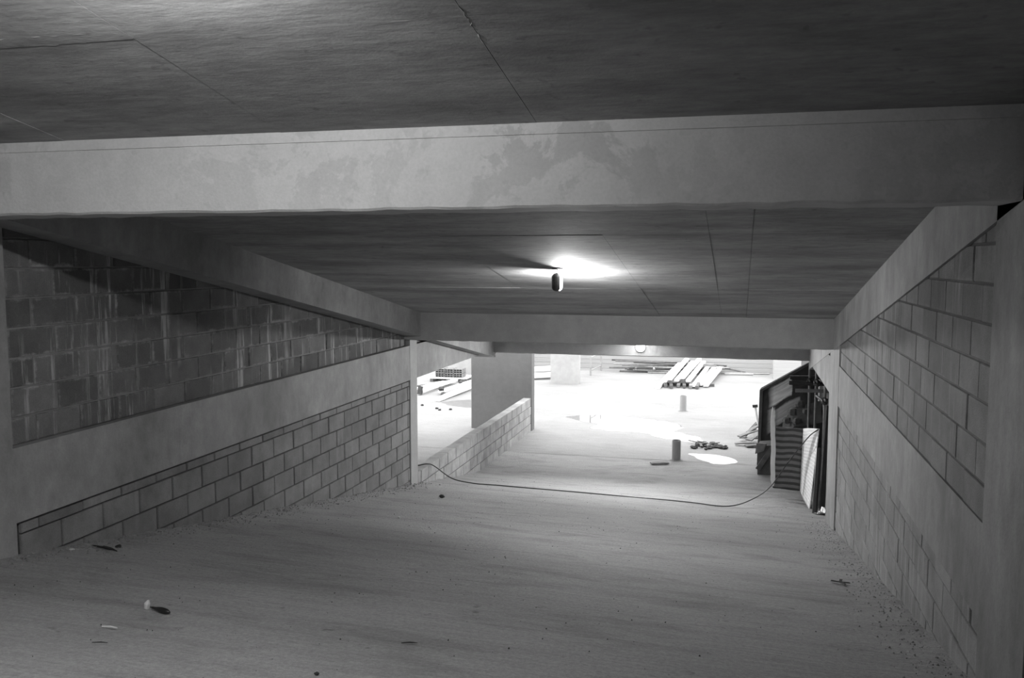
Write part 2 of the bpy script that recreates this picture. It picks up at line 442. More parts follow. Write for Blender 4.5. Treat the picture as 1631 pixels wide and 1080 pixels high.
# ------------------------------------------------------------------ block walls: every block is a piece of its own
BW, BH, J = .425, .20, .013
def clip(poly, f):
    """keep the part of a (y,z) polygon where f >= 0"""
    out = []
    for i in range(len(poly)):
        a, b = poly[i], poly[(i+1) % len(poly)]; fa, fb = f(*a), f(*b)
        if fa >= 0: out.append(a)
        if (fa >= 0) != (fb >= 0):
            t = fa/(fa-fb); out.append((a[0]+(b[0]-a[0])*t, a[1]+(b[1]-a[1])*t))
    return out
def area(p): return abs(sum(p[i][0]*p[(i+1) % len(p)][1]-p[(i+1) % len(p)][0]*p[i][1] for i in range(len(p))))/2
def block_piece(poly, face, side, depth, mat, parent):
    cy = sum(p[0] for p in poly)/len(poly); cz = sum(p[1] for p in poly)/len(poly)
    e = .006; proud = random.uniform(-.003, .004)
    def ring(x, ins):
        r = []
        for y, z in poly:
            d = math.hypot(y-cy, z-cz); k = max(0, 1-ins*1.4/d) if d > 0 else 1
            r.append((x, cy+(y-cy)*k, cz+(z-cz)*k))
        return r
    xf = face + side*proud
    a, b, c = ring(xf-side*depth, 0), ring(xf-side*e, 0), ring(xf, e)
    n = len(poly); mb = MB(); mb.v = a+b+c
    for q in (0, n):
        for i in range(n): mb.f.append((q+i, q+(i+1) % n, q+n+(i+1) % n, q+n+i))
    mb.f.append(tuple(2*n+i for i in range(n))); mb.f.append(tuple(range(n-1, -1, -1)))
    return mk('block', mb, mat, parent, at=(xf, cy, cz))
def block_field(parent, face, side, joints, y0, y1, phase, keep, mat, depth=.10, gap_top=0.0, J=J, JV=None):
    for r in range(len(joints)-1):
        zt, zb = joints[r], joints[r+1]
        off = phase + (BW/2 if r % 2 else 0)
        k = math.floor((y0-off)/BW)
        while off+k*BW < y1:
            a, b = max(off+k*BW, y0), min(off+(k+1)*BW, y1); k += 1
            if b-a < .03: continue
            jj = J/2; jv = (JV or J)/2; dz = random.uniform(-.0015, .0015)
            poly = [(a+jv, zb+jj+dz), (b-jv, zb+jj+dz), (b-jv, zt-jj-(gap_top if r == 0 else 0)), (a+jv, zt-jj-(gap_top if r == 0 else 0))]
            for f in keep:
                poly = clip(poly, f)
                if len(poly) < 3: break
            if len(poly) < 3 or area(poly) < .0012: continue
            block_piece(poly, face, side, depth, mat, parent)

# left wall
wl = struct('wall_left', MB().box(L-.30, L-.070, Y1+.3, 14.2, -1.26, .55), 'mortar', label='stained hollow block wall on the left of the ramp')
mk('backing', MB().box(L-.26, L-.036, Y1+.3, 12.3, Z0, TIE_B+.02), 'mortar_dark', wl)
below_beam = lambda y, z: (1.095-S*y) - z
UJ = [.339-.2*i for i in range(8)] + [-1.25]
UJ = [.339, .139, -.061, -.261, -.461, -.661, -.861, -1.061, TIE_T+.0]
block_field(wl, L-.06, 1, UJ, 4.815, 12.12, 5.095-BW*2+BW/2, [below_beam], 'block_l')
block_field(wl, L-.06, 1, [-.661, -.861, -1.061, TIE_T], 12.40, 14.1, 12.5, [below_beam], 'block_low')
above_ramp_l = lambda y, z: z - (ramp_c(L)-S*y-.03)
LJ = [TIE_B, -1.839] + [-1.839-.2*i for i in range(1, 9)]
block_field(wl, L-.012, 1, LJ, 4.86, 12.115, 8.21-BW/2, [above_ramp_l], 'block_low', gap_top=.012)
# the wall before the first beam, out of the frame
struct('wall_left_upper', MB().box(L-.3, L-.02, -8, 4.3, -2.4, 3), 'mortar')
struct('wall_right_upper', MB().box(R+.02, R+.3, -8, 4.0, -2.6, 3), 'mortar')
# right wall
wr = struct('wall_right', MB().box(R+.021, R+.26, 4.3, 12.0, -1.3, .55), 'mortar_dark', label='hollow block wall with smeared mortar on the right of the ramp')
mk('backing', MB().box(R+.0215, R+.22, 4.3, 12.0, Z0, TIE_B), 'mortar_dark', wr)
RJ = [.472, .274, .076, -.121, -.316, -.510, -.705, -.905, -1.105, TIE_T-.05]
block_field(wr, R+.014, -1, RJ, 4.665, 11.30, 5.13, [lambda y, z: (1.03-S*y)-z], 'block_r', J=.012, JV=.006)
above_ramp_r = lambda y, z: z - (ramp_c(R)-S*y-.03)
RL = [TIE_B-.01, -1.87, -2.065, -2.262] + [-2.262-.2*i for i in range(1, 7)]
block_field(wr, R+.014, -1, RL, 4.665, 11.30, 4.875, [above_ramp_r], 'block_rl', J=.011, JV=.0035)
# low parapet between the post and the wide column
wp = struct('wall_parapet', MB().box(L-.155, L-.012, 12.40, 19.84, Z0, -3.20), 'mortar_dark', label='low unfinished block wall beside the foot of the ramp')
PJ = [-3.175, -3.375, -3.575, -3.775, -3.96]
above_low = lambda y, z: z - (max(ramp_c(L)-S*y, Z0)-.03)
block_field(wp, L, 1, PJ, 12.41, 19.84, 12.55, [above_low], 'parapet', depth=.17)

# ------------------------------------------------------------------ ceiling lamps
def lamp(x, y, label, watts, group='ceiling lamps over the ramp', facing=(.70, .71), glow='glass'):
    zc = roof(y); n = Vector((facing[0], facing[1], 0)).normalized(); sd = Vector((-n.y, n.x, 0))
    t = empty('ceiling_lamp', (x, y, zc-.003), label, 'lamp', group)
    # mounting plate on the slab
    mb = MB(); N = 20
    P = lambda r, dz: [(x+r*math.cos(2*math.pi*i/N), y+r*.8*math.sin(2*math.pi*i/N), zc-S*r*.8*math.sin(2*math.pi*i/N)-dz) for i in range(N)]
    mb.prism(P(.062, -.003), P(.055, .014)); mk('ceiling_plate', mb, 'shell', t)
    c = Vector((x-.02, y+.05, zc-.135))
    mk('cable', MB().tube([(x, y, zc-.01), (x-.005, y+.02, zc-.03), c+Vector((0, 0, .085))], .004, 6), 'black', t)
    # capsule shaped housing, its back to the viewer
    def capsule(hw, hh, off, K=24):
        r = []
        for i in range(K):
            a = 2*math.pi*i/K; u = hw*math.cos(a); v = hw*math.sin(a) + (hh-hw)*(1 if math.sin(a) >= 0 else -1)
            r.append(c + n*off + sd*u + Vector((0, 0, v)))
        return r
    rings = [capsule(.016, .055, -.040), capsule(.034, .076, -.034), capsule(.043, .086, -.018), capsule(.046, .090, 0.0), capsule(.046, .090, .012)]
    mb = MB(); K = 24
    mb.v = [tuple(p) for r in rings for p in r]
    for i in range(len(rings)-1):
        for j in range(K): mb.f.append((i*K+j, i*K+(j+1) % K, (i+1)*K+(j+1) % K, (i+1)*K+j))
    mb.f.append(tuple(range(K-1, -1, -1))); mb.f.append(tuple((len(rings)-1)*K+j for j in range(K)))
    hs = mk('housing', mb, 'shell', t, smooth=True)
    mk('rib', MB().bar(c-n*.043-Vector((0, 0, .06)), c-n*.043+Vector((0, 0, .06)), .010, .008, up=tuple(n)), 'shell', hs)
    # glass dome on the other side
    g = [capsule(.042, .086, .013), capsule(.040, .084, .030), capsule(.032, .074, .046), capsule(.018, .055, .055)]
    mb = MB(); mb.v = [tuple(p) for r in g for p in r]
    for i in range(len(g)-1):
        for j in range(K): mb.f.append((i*K+j, i*K+(j+1) % K, (i+1)*K+(j+1) % K, (i+1)*K+j))
    mb.f.append(tuple((len(g)-1)*K+j for j in range(K)))
    mk('glass_dome', mb, glow, t, smooth=True)
    ld = bpy.data.lights.new('lamp light', 'POINT'); ld.energy = watts; ld.shadow_soft_size = .03
    lo = bpy.data.objects.new('lamp_light', ld); lo.location = (c + n*.064) + Vector((0, 0, H)) - t.location; lo.parent = t
    lo['kind'] = 'helper'; COL.objects.link(lo)
    return t
lamp(-1.69, 8.33, 'small dark capsule lamp hanging lit below the sloping slab', LAMP_W)
lamp(-1.6, 2.05, 'capsule lamp under the slab above the top of the ramp', LAMP_W*1.5, facing=(-.97, -.22))
# bulkhead lamp screwed to the face of the lower beam, looking up the ramp
def bulkhead(x, z, y=Y3):
    t = empty('bulkhead_lamp', (x, y, z), 'round bulkhead lamp glowing white on the shaded lower beam', 'lamp')
    N = 24; ring = lambda r, dy: [(x+r*math.cos(2*math.pi*i/N), y-dy, z+r*math.sin(2*math.pi*i/N)) for i in range(N)]
    def lathe(prof):
        R_ = [ring(r, d) for r, d in prof]; mb = MB(); mb.v = [p for r in R_ for p in r]
        for i in range(len(R_)-1):
            for k in range(N): mb.f.append((i*N+k, i*N+(k+1) % N, (i+1)*N+(k+1) % N, (i+1)*N+k))
        mb.f.append(tuple((len(R_)-1)*N+k for k in range(N))); mb.f.append(tuple(range(N-1, -1, -1))); return mb
    mk('back_plate', lathe([(.092, 0), (.092, .022), (.085, .026)]), 'shell', t)
    mk('glass_dome', lathe([(.084, .026), (.082, .045), (.070, .064), (.045, .078), (.012, .084)]), 'glass_soft', t, smooth=True)
    ld = bpy.data.lights.new('bulkhead light', 'AREA'); ld.shape = 'DISK'; ld.size = .12; ld.energy = LAMP_FAR_W
    lo = bpy.data.objects.new('bulkhead_light', ld); lo.location = (0, -.10, 0); lo.rotation_euler = (-math.pi/2, 0, 0); lo.parent = t; lo['kind'] = 'helper'; COL.objects.link(lo)
bulkhead(-1.722, -1.565)

# ------------------------------------------------------------------ standing water and low things on the floor
def puddle(pts, label, mat='water', z=.004, group='puddles on the lower floor', name='puddle', seed=0, rough=.10):
    """outline smoothed and frayed, built as a thin lens of water"""
    rnd = random.Random(seed); P = []
    n = len(pts)
    for i in range(n):
        p0, p1, p2, p3 = [Vector(pts[(i+k) % n]) for k in (-1, 0, 1, 2)]
        for q in range(8):
            t = q/8; c = .5*((2*p1)+(p2-p0)*t+(2*p0-5*p1+4*p2-p3)*t*t+(3*p1-p0-3*p2+p3)*t*t*t)
            P.append(c + Vector((noise.noise((c.x*4, c.y*3, seed)), noise.noise((c.x*4, c.y*3, seed+9))))*rough)
    cx = sum(p.x for p in P)/len(P); cy = sum(p.y for p in P)/len(P)
    mb = MB(); k = len(P)
    mb.v = [(p.x, p.y, Z0+.0005) for p in P] + [(cx+(p.x-cx)*.985, cy+(p.y-cy)*.985, Z0+z) for p in P]
    mb.f = [(i, (i+1) % k, k+(i+1) % k, k+i) for i in range(k)] + [tuple(range(k, 2*k)), tuple(range(k-1, -1, -1))]
    return tag(mk(name, mb, mat, at=(cx, cy, Z0)), label, 'puddle', group)
puddle([(-4.15, 21.9), (-3.6, 22.3), (-2.7, 22.2), (-1.7, 21.8), (-1.25, 21.2), (-1.45, 20.6), (-1.1, 20.3), (-.75, 19.9), (-.85, 19.45), (-1.7, 19.75), (-2.1, 20.2), (-2.9, 20.3), (-3.35, 20.55), (-3.3, 21.1), (-3.75, 21.4)],
       'large white shining puddle between the two stub pipes', seed=1)
puddle([(-1.0, 18.25), (-.45, 18.3), (-.12, 18.0), (-.03, 17.62), (-.35, 17.45), (-.6, 17.6), (-.75, 17.9)],
       'small shining puddle right of the nearer stub pipe', seed=2)
puddle([(-3.3, 24.3), (-2.6, 24.5), (-2.0, 24.2), (-2.3, 23.7), (-3.0, 23.7)], 'faint shallow puddle beyond the large one', seed=3)
puddle([(-7.95, 23.3), (-7.4, 23.9), (-6.4, 24.0), (-6.1, 23.2), (-6.6, 22.6), (-7.4, 22.75)], 'grey wet patch in front of the long timbers on the left', mat='wet', seed=4)

def stub_pipe(x, y, h, label):
    t = empty('stub_pipe', (x, y, Z0), label, 'pipe', 'stub pipes rising from the lower floor')
    N = 28; r0, r1 = .085, .076
    ring = lambda r, z: [(x+r*math.cos(2*math.pi*i/N), y+r*math.sin(2*math.pi*i/N), Z0+z) for i in range(N)]
    R_ = [ring(r0, -.02), ring(r0, h), ring(r1, h), ring(r1, .05)]
    mb = MB(); mb.v = [p for r in R_ for p in r]
    for i in range(3):
        for j in range(N): mb.f.append((i*N+j, i*N+(j+1) % N, (i+1)*N+(j+1) % N, (i+1)*N+j))
    mb.f.append(tuple(3*N+j for j in range(N)))
    mk('pipe', mb, 'pvc', t)
    mb = MB(); A = ring(r0+.05, .0); B = ring(r0+.001, .016); mb.v = A+B
    for j in range(N): mb.f.append((j, (j+1) % N, N+(j+1) % N, N+j))
    mk('mortar_collar', mb, 'rubble', t)
stub_pipe(-1.173, 17.63, .40, 'nearer grey stub pipe standing up before the large puddle')
stub_pipe(-1.405, 23.46, .41, 'farther grey stub pipe standing up behind the large puddle')

def on_ramp(x, y): return ramp_z(x, y)
# dark heap beside the small puddle
t = empty('debris_heap', (-.64, 19.05, Z0), 'flat black heap of wet debris behind the small puddle', 'debris')
mb = MB(); rnd = random.Random(5)
for i in range(26):
    a = rnd.uniform(0, 6.28); q = rnd.random()**.6
    mb.lump((-.64+.42*q*math.cos(a), 19.05+.34*q*math.sin(a), Z0+.02), rnd.uniform(.04, .09), i, flat=.45)
o = mk('lumps', mb, 'dark', t); o['kind'] = 'stuff'
for i in range(5):
    a = rnd.uniform(0, 3.14); x, y = -.64+rnd.uniform(-.3, .3), 19.05+rnd.uniform(-.25, .25)
    mk('scrap', MB().bar((x-.12*math.cos(a), y-.12*math.sin(a), Z0+.05), (x+.12*math.cos(a), y+.12*math.sin(a), Z0+.07), .05, .012), 'timber_dark', t)
# loose flat piece on the floor
mb = MB().bar((-1.62, 17.12, Z0+.025), (-1.30, 17.25, Z0+.03), .13, .022, warp=.008)
tag(mk('board_scrap', mb, 'rubble', at=(-1.46, 17.18, Z0)), 'short flat board scrap lying left of the nearer stub pipe', 'scrap')

# cable drooping across the lane from the post to the striped sheet
cab = [(-5.0, 12.45, -3.13), (-4.85, 12.62, -3.155), (-4.739, 12.75, -3.156), (-4.653, 12.85, -3.153), (-4.575, 12.95, -3.20), (-4.329, 13.1, -3.421), (-4.05, 13.2, -3.50), (-3.77, 13.3, -3.54), (-3.07, 13.35, -3.565),
       (-2.288, 13.4, -3.595), (-1.229, 13.4, -3.615), (-.666, 13.35, -3.62), (-.117, 13.2, -3.60), (.245, 13.8, -3.62), (.523, 14.5, -3.58), (.80, 14.95, -3.28), (1.0, 14.75, -2.93), (1.10, 14.62, -2.76), (1.17, 14.58, -2.69), (1.22, 14.66, -2.675)]
P = []
for i in range(len(cab)-1):
    p0, p1, p2, p3 = [Vector(cab[min(max(i+k, 0), len(cab)-1)]) for k in (-1, 0, 1, 2)]
    for q in range(6):
        u = q/6; c = .5*((2*p1)+(p2-p0)*u+(2*p0-5*p1+4*p2-p3)*u*u+(3*p1-p0-3*p2+p3)*u*u*u)
        if L+.02 < c.x < .6 : c.z = max(c.z, on_ramp(c.x, c.y)+.012)
        P.append(c)
P.append(Vector(cab[-1]))
tag(mk('cable', MB().tube(P, .009, 7), 'black', at=(-2.37, 13.45, -3.62), smooth=True), 'thin black cable trailing across the ramp to the striped sheet', 'cable')

# ------------------------------------------------------------------ scaffold, boards and sheets at the end of the right wall
# big shuttering board with a raked top edge
def raked_board():
    x0, x1, y = .36, 1.44, 17.5; zb = Z0+.02; th = .05
    poly = [(x0, zb), (x1, zb), (x1, -1.815), (x0+.045, -2.449), (x0+.02, -2.50)]
    mb = MB(); lean = lambda z: y + .10*(z-zb)/2
    a = [(x, lean(z), z) for x, z in poly]; b = [(x, lean(z)+th, z) for x, z in poly]
    mb.prism(a, b)
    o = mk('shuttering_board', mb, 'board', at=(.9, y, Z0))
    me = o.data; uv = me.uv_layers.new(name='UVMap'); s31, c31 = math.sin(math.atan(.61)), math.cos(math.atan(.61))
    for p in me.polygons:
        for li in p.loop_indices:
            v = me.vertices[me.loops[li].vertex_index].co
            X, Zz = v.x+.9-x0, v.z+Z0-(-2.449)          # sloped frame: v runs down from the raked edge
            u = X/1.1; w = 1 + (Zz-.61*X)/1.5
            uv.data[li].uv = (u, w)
    tag(o, 'large dark shuttering board with pale streaked patches leaning behind the scaffold', 'board')
    mk('edge_batten', MB().bar((x0+.045, lean(-2.449)-.03, -2.49), (x1, lean(-1.82)-.03, -1.845), .05, .05, up=(0, 1, 0)), 'timber_dark', o)
    mk('side_batten', MB().bar((x0+.03, lean(zb)-.02, zb+.03), (x0+.05, lean(-2.5)-.02, -2.5), .06, .04, up=(0, 1, 0)), 'timber_dark', o)
raked_board()
# scaffold of upright and level tubes
sc = empty('scaffold', (1.25, 15.8, Z0), 'steel tube scaffold standing against the end of the right wall', 'scaffold')
for x, y, zt in ((1.19, 16.3, -1.80), (1.285, 16.12, -1.90), (1.362, 15.3, -2.06)):
    mk('upright_tube', MB().tube([(x, y, Z0+.02), (x, y, zt)], .022, 12), 'steel', sc)
for (a, b, r, m) in (((.86, 16.35, -2.075), (1.42, 16.35, -2.06), .034, 'steel_dark'), ((.845, 16.24, -2.155), (1.44, 16.22, -2.155), .036, 'steel_dark'), ((.90, 15.36, -2.165), (1.44, 15.34, -2.15), .030, 'steel'), ((1.285, 15.95, -2.33), (1.37, 15.3, -2.33), .024, 'steel_dark')):
    mk('level_tube', MB().tube([a, b], r, 12), m, sc)
for x, y, z in ((1.362, 15.29, -2.31), (1.285, 15.98, -2.1), (1.19, 16.27, -2.13)):
    mk('coupler', MB().lump((x, y-.02, z), .055, 3, 8, 6, 1.2), 'steel_dark', sc)
# pale plank standing on end
pl = MB(); rnd = random.Random(4); n = 14
for i in range(n+1):
    f = i/n; z = -3.70+f*1.30; w = .035 if i < n-2 else .035*(n-i)/3+.004
    if i == 0: w = .012
    cx = .575-.035*f; jx = rnd.uniform(-.007, .007)
    pl.v += [(cx-w+jx, 14.98, z), (cx+w+jx, 14.98, z), (cx+w+jx, 15.02, z), (cx-w+jx, 15.02, z)]
for i in range(n):
    for j in range(4): pl.f.append((i*4+j, i*4+(j+1) % 4, (i+1)*4+(j+1) % 4, (i+1)*4+j))
pl.f += [(3, 2, 1, 0), tuple(n*4+j for j in range(4))]
tag(mk('plank', pl, 'timber', at=(.57, 15, -3.7)), 'narrow splintered pale plank standing on end beside the striped sheet', 'plank')

# sheet with bands, standing folded: dark face and pale face
def sheet(name, top, bot, mat, parent, nx=14, nz=30, wave=.02, th=.012, sag=0.0):
    mb = MB(); uv = []
    T = [Vector(p) for p in top]; B = [Vector(p) for p in bot]
    def poly(Pts, f):
        k = f*(len(Pts)-1); i = min(int(k), len(Pts)-2); return Pts[i].lerp(Pts[i+1], k-i)
    for side in (0, 1):
        for j in range(nz+1):
            for i in range(nx+1):
                u, v = i/nx, j/nz; p = poly(B, u).lerp(poly(T, u), v)
                off = wave*math.sin(u*5.5+.6)*(.5+.5*math.sin(v*9)) + .006*noise.noise((u*4, v*14, 2))
                p = p + Vector((0, 1, 0))*(off+side*th) + Vector((0, 0, sag*math.sin(u*math.pi*1.0)))
                mb.v.append(tuple(p)); uv.append((u, v + .010*math.sin(u*6+.4)))
    w = nx+1; k = w*(nz+1)
    for s_ in (0, 1):
        for j in range(nz):
            for i in range(nx):
                a = s_*k+j*w+i; mb.f.append((a, a+1, a+w+1, a+w))
    for j in range(nz):
        for i in (0, nx):
            a = j*w+i; mb.f.append((a, a+w, k+a+w, k+a))
    for i in range(nx):
        for j in (0, nz):
            a = j*w+i; mb.f.append((a, a+1, k+a+1, k+a))
    o = mk(name, mb, mat, parent, smooth=True); me = o.data; L_ = me.uv_layers.new(name='UVMap')
    for lp in me.loops: L_.data[lp.index].uv = uv[lp.vertex_index]
    return o
sh = empty('striped_sheet', (.9, 15.1, Z0), 'stiff striped sheet standing folded, one face dark banded and one face pale', 'sheet')
sheet('dark_face', [(.605, 15.2, -2.752), (.74, 15.24, -2.765), (.88, 15.24, -2.765), (1.03, 15.2, -2.768)], [(.575, 15.15, -3.775), (.7, 15.2, -3.79), (.85, 15.2, -3.80), (1.0, 15.12, -3.79)], 'sheet_d', sh)
sheet('pale_face', [(1.032, 15.19, -2.765), (1.10, 14.98, -2.715), (1.245, 14.70, -2.665)], [(1.002, 15.12, -3.78), (1.03, 14.8, -3.82), (1.10, 14.25, -3.875)], 'sheet_p', sh, wave=.01)
# dark stuff between the sheet and the wall
tag(mk('dark_board', MB().bar((1.22, 13.75, ramp_z(1.2, 13.75)-.02), (1.36, 14.6, -2.3), .20, .03, up=(.9, -.4, .2)), 'timber_dark', at=(1.25, 13.9, -3.8)), 'blackened board leaning in the gap between striped sheet and wall', 'board')
tag(mk('dark_board', MB().bar((1.12, 13.62, ramp_z(1.1, 13.62)+.0), (1.21, 14.3, -2.9), .05, .06, up=(.9, -.4, .2)), 'black', at=(1.15, 13.8, -3.8)), 'short black batten at the foot of the gap beside the right wall', 'batten')
mb = MB(); rnd = random.Random(11); nn = 9; base = ramp_z(1.15, 13.5)
for j in range(nn):
    for i in range(nn):
        x = 1.10+.20*i/(nn-1); y = 13.40+.26*j/(nn-1)
        mb.v.append((x+rnd.uniform(-.012, .012), y+rnd.uniform(-.012, .012), ramp_z(x, y)+.012+max(0, rnd.gauss(.03, .045))*(i > 2)))
for j in range(nn-1):
    for i in range(nn-1): a = j*nn+i; mb.f.append((a, a+1, a+nn+1, a+nn))
tag(mk('plastic_bag', mb, 'foil', at=(1.18, 13.5, base)), 'crumpled shiny plastic bag on the ramp at the end of the right wall', 'bag')
# crate and rubble behind the plank
cr = empty('crate', (.47, 16.9, Z0), 'dark broken crate on the floor left of the pale plank', 'crate')
mk('body', MB().prism([(.36, 16.8, Z0), (.72, 16.8, Z0), (.72, 16.8, -3.38), (.345, 16.8, -3.42)], [(.40, 17.2, Z0), (.74, 17.2, Z0), (.74, 17.2, -3.36), (.40, 17.2, -3.40)]), 'timber_dark', cr)
mk('lid', MB().prism([(.31, 16.76, -3.56), (.46, 16.76, -3.50), (.50, 16.76, -3.36), (.33, 16.76, -3.36)], [(.33, 16.80, -3.56), (.48, 16.80, -3.50), (.52, 16.80, -3.36), (.35, 16.80, -3.36)]), 'rubble', cr)
mk('brace', MB().bar((.36, 16.77, -3.85), (.60, 16.77, -3.45), .09, .03, up=(0, 1, 0)), 'timber_dark', cr)
rl = ['lower left', 'upper', 'front', 'rear', 'broken', 'small']
for i, (x, y, z, r) in enumerate(((.93, 16.6, -2.66, .13), (1.07, 16.8, -2.55, .13), (1.02, 16.5, -2.82, .12), (.85, 16.7, -2.84, .12), (1.2, 16.9, -2.72, .14), (.78, 16.5, -3.0, .11))):
    r *= .72; z -= .06
    mb = MB().lump((x, y, z), r, 20+i, 6, 4, .8)
    tag(mk('rubble_lump', mb, 'lump', at=(x, y, z-r)), ('upper left', 'highest', 'middle front', 'lower left', 'rightmost', 'lowest')[i] + ' concrete lump heaped behind the striped sheet', 'rubble', 'concrete lumps heaped behind the striped sheet')
mb = MB().prism([(.78, 16.35, Z0), (1.44, 16.35, Z0), (1.44, 16.35, -2.85), (.95, 16.35, -2.95), (.80, 16.35, -3.08)], [(.78, 17.2, Z0), (1.44, 17.2, Z0), (1.44, 17.2, -2.6), (.95, 17.2, -2.75), (.80, 17.2, -3.05)])
tag(mk('earth_heap', mb, 'dark', at=(1, 16.7, Z0)), 'dark heap of spoil under the concrete lumps', 'spoil heap')
# broken boards beside the dark board
rnd = random.Random(21)
D = [((.02, 19.6, -3.80), (.40, 19.9, -3.70), .12, 'rubble'), ((-.06, 19.35, -3.91), (.33, 19.4, -3.88), .10, 'rubble'), ((.08, 19.9, -3.88), (.42, 19.5, -3.80), .14, 'timber_dark'), ((.16, 19.2, -3.92), (.44, 19.3, -3.90), .15, 'timber_dark'),
     ((.20, 19.8, -3.74), (.42, 20.0, -3.62), .10, 'rubble'), ((.22, 19.45, -3.84), (.45, 19.8, -3.72), .16, 'rubble'), ((.12, 20.1, -3.92), (.4, 20.3, -3.60), .08, 'timber_dark')]
for q, (a, b, w, m) in enumerate(D):
    tag(mk('board_scrap', MB().bar(a, b, w, .028, warp=.01), m, at=a), ('upper left', 'lowest left', 'wide dark', 'lowest front', 'highest', 'widest grey', 'thin dark')[q] + ' broken board in the scrap heap beside the dark leaning board', 'scrap', 'broken boards in the scrap heap')
hm = empty('mallet', (.36, 20.0, -3.5), 'pale stick with a dark crosspiece propped on the scrap heap', 'tool')
mk('handle', MB().tube([(.42, 20.02, -3.62), (.35, 19.98, -3.22)], [.022, .026], 10), 'timber', hm)
mk('head', MB().bar((.29, 19.97, -3.19), (.40, 19.97, -3.175), .05, .06), 'steel_dark', hm)

# ------------------------------------------------------------------ lumber fanned out on the bright floor
rnd = random.Random(3)
for i in range(9):
    f = i/8; x0 = -2.42+f*1.42; y0 = 27.35+rnd.uniform(-.2, .5)+f*.5; x1 = x0+.25+f*.12+rnd.uniform(-.03, .03); y1 = min(31.9, y0+4.0+rnd.uniform(-.4, .3))
    z = Z0+.045+(.16 if 1 <= i <= 5 else .03)+(.10 if i in (2, 4) else 0)
    if i == 0: z = Z0+.04
    mk_ = mk('lumber_board', MB().bar((x0, y0, z), (x1, y1, z+.16), .152, .07, warp=rnd.uniform(-.01, .02)), 'timber', at=(x0, y0, z))
    tag(mk_, ('leftmost', 'second from left', 'third from left', 'fourth from left', 'middle', 'fourth from right', 'third from right', 'second from right', 'rightmost')[i] + ' pale board of the fanned lumber pile', 'board', 'boards of the fanned lumber pile')
for i in range(6):
    x = -2.2+i*.19; y = 27.5+rnd.uniform(-.1, .25); a = rnd.uniform(-.5, .5)
    tag(mk('lumber_offcut', MB().bar((x, y, Z0+.06), (x+.25*math.sin(a), y+.7, Z0+.09), .10, .09), 'timber_dark' if i % 2 else 'rubble', at=(x, y, Z0)), ('leftmost', 'second from left', 'third from left', 'third from right', 'second from right', 'rightmost')[i] + ' short offcut under the front of the lumber pile', 'offcut', 'offcuts at the front of the lumber pile')
for y in (28.2, 31.0):
    tag(mk('bearer', MB().bar((-2.4, y, Z0+.045), (-.75, y+.1, Z0+.045), .09, .09), 'timber_dark', at=(-1.6, y, Z0)), ['dark bearer under the front of the lumber pile', 'dark bearer under the back of the lumber pile'][y > 30], 'bearer')
# steel tubes heaped along the far wall
rnd = random.Random(17)
ti = 0
for layer in range(7):
    a = (.02, -.09, .11, -.05, .13, -.12, .04)[layer]
    for k in range((6, 5, 4, 4, 3, 3, 2)[layer]):
        ln = rnd.uniform(1.5, 3.0); cx = -2.35+rnd.uniform(-.65, .65)+.08*layer*(1 if layer % 2 else -1); y = 31.15+.13*k; z = Z0+.03+.062*layer
        dz = 0 if layer == 0 else rnd.uniform(-.02, .02)
        p0 = (cx-ln/2*math.cos(a), y-ln/2*math.sin(a), z-dz); p1 = (cx+ln/2*math.cos(a), y+ln/2*math.sin(a), z+dz)
        m = ('steel_pale', 'steel', 'steel_dark')[ti % 3]; ti += 1
        tag(mk('scaffold_tube', MB().tube([p0, p1], .026, 8), m, at=(cx, y, z)), {'steel_pale': 'pale steel tube in the heap along the far wall', 'steel': 'grey steel tube in the heap along the far wall', 'steel_dark': 'dark steel tube in the heap along the far wall'}[m], 'tube', 'steel tubes heaped along the far wall')
for i in range(8):
    x = rnd.uniform(-3.9, -1.3); y = 31.2+rnd.uniform(-.2, .3)
    tag(mk('scaffold_coupler', MB().lump((x, y, Z0+.08+rnd.random()*.3), .06, i, 6, 4, 1), 'steel_pale', at=(x, y, Z0)), 'small coupler caught in the heap of steel tubes', 'coupler', 'couplers in the heap of steel tubes')
for i, (x0, x1, y, z, z2) in enumerate(((-.6, 1.0, 31.6, .03, .03), (-.5, .45, 31.3, .03, .03), (-1.75, .2, 31.85, .40, .03), (-.6, .1, 31.75, .03, .03))):
    tag(mk('scaffold_tube', MB().tube([(x0, y, Z0+z), (x1, y+.1, Z0+z2)], .028, 8), 'steel_pale' if i < 2 else 'steel', at=(x0, y, Z0)), ['longest pale tube lying right of the lumber pile', 'shorter pale tube lying right of the lumber pile', 'grey tube sloping off the heap behind the lumber pile', 'short grey tube behind the lumber pile'][i], 'tube')
# trestle frame left of the heap
tf = empty('trestle_frame', (-4.85, 30.6, Z0), 'pale ladder-like frame standing right of the pale column', 'frame')
for x, y in ((-4.92, 30.0), (-4.78, 31.4)):
    mk('leg', MB().tube([(x, y, Z0+.005), (x, y, -2.2)], .03, 10), 'steel_pale', tf)
for z in (.18, .62, 1.1, 1.5):
    mk('rung', MB().tube([(-4.92, 30.0, Z0+z), (-4.78, 31.4, Z0+z)], .022, 8), 'steel_pale', tf)
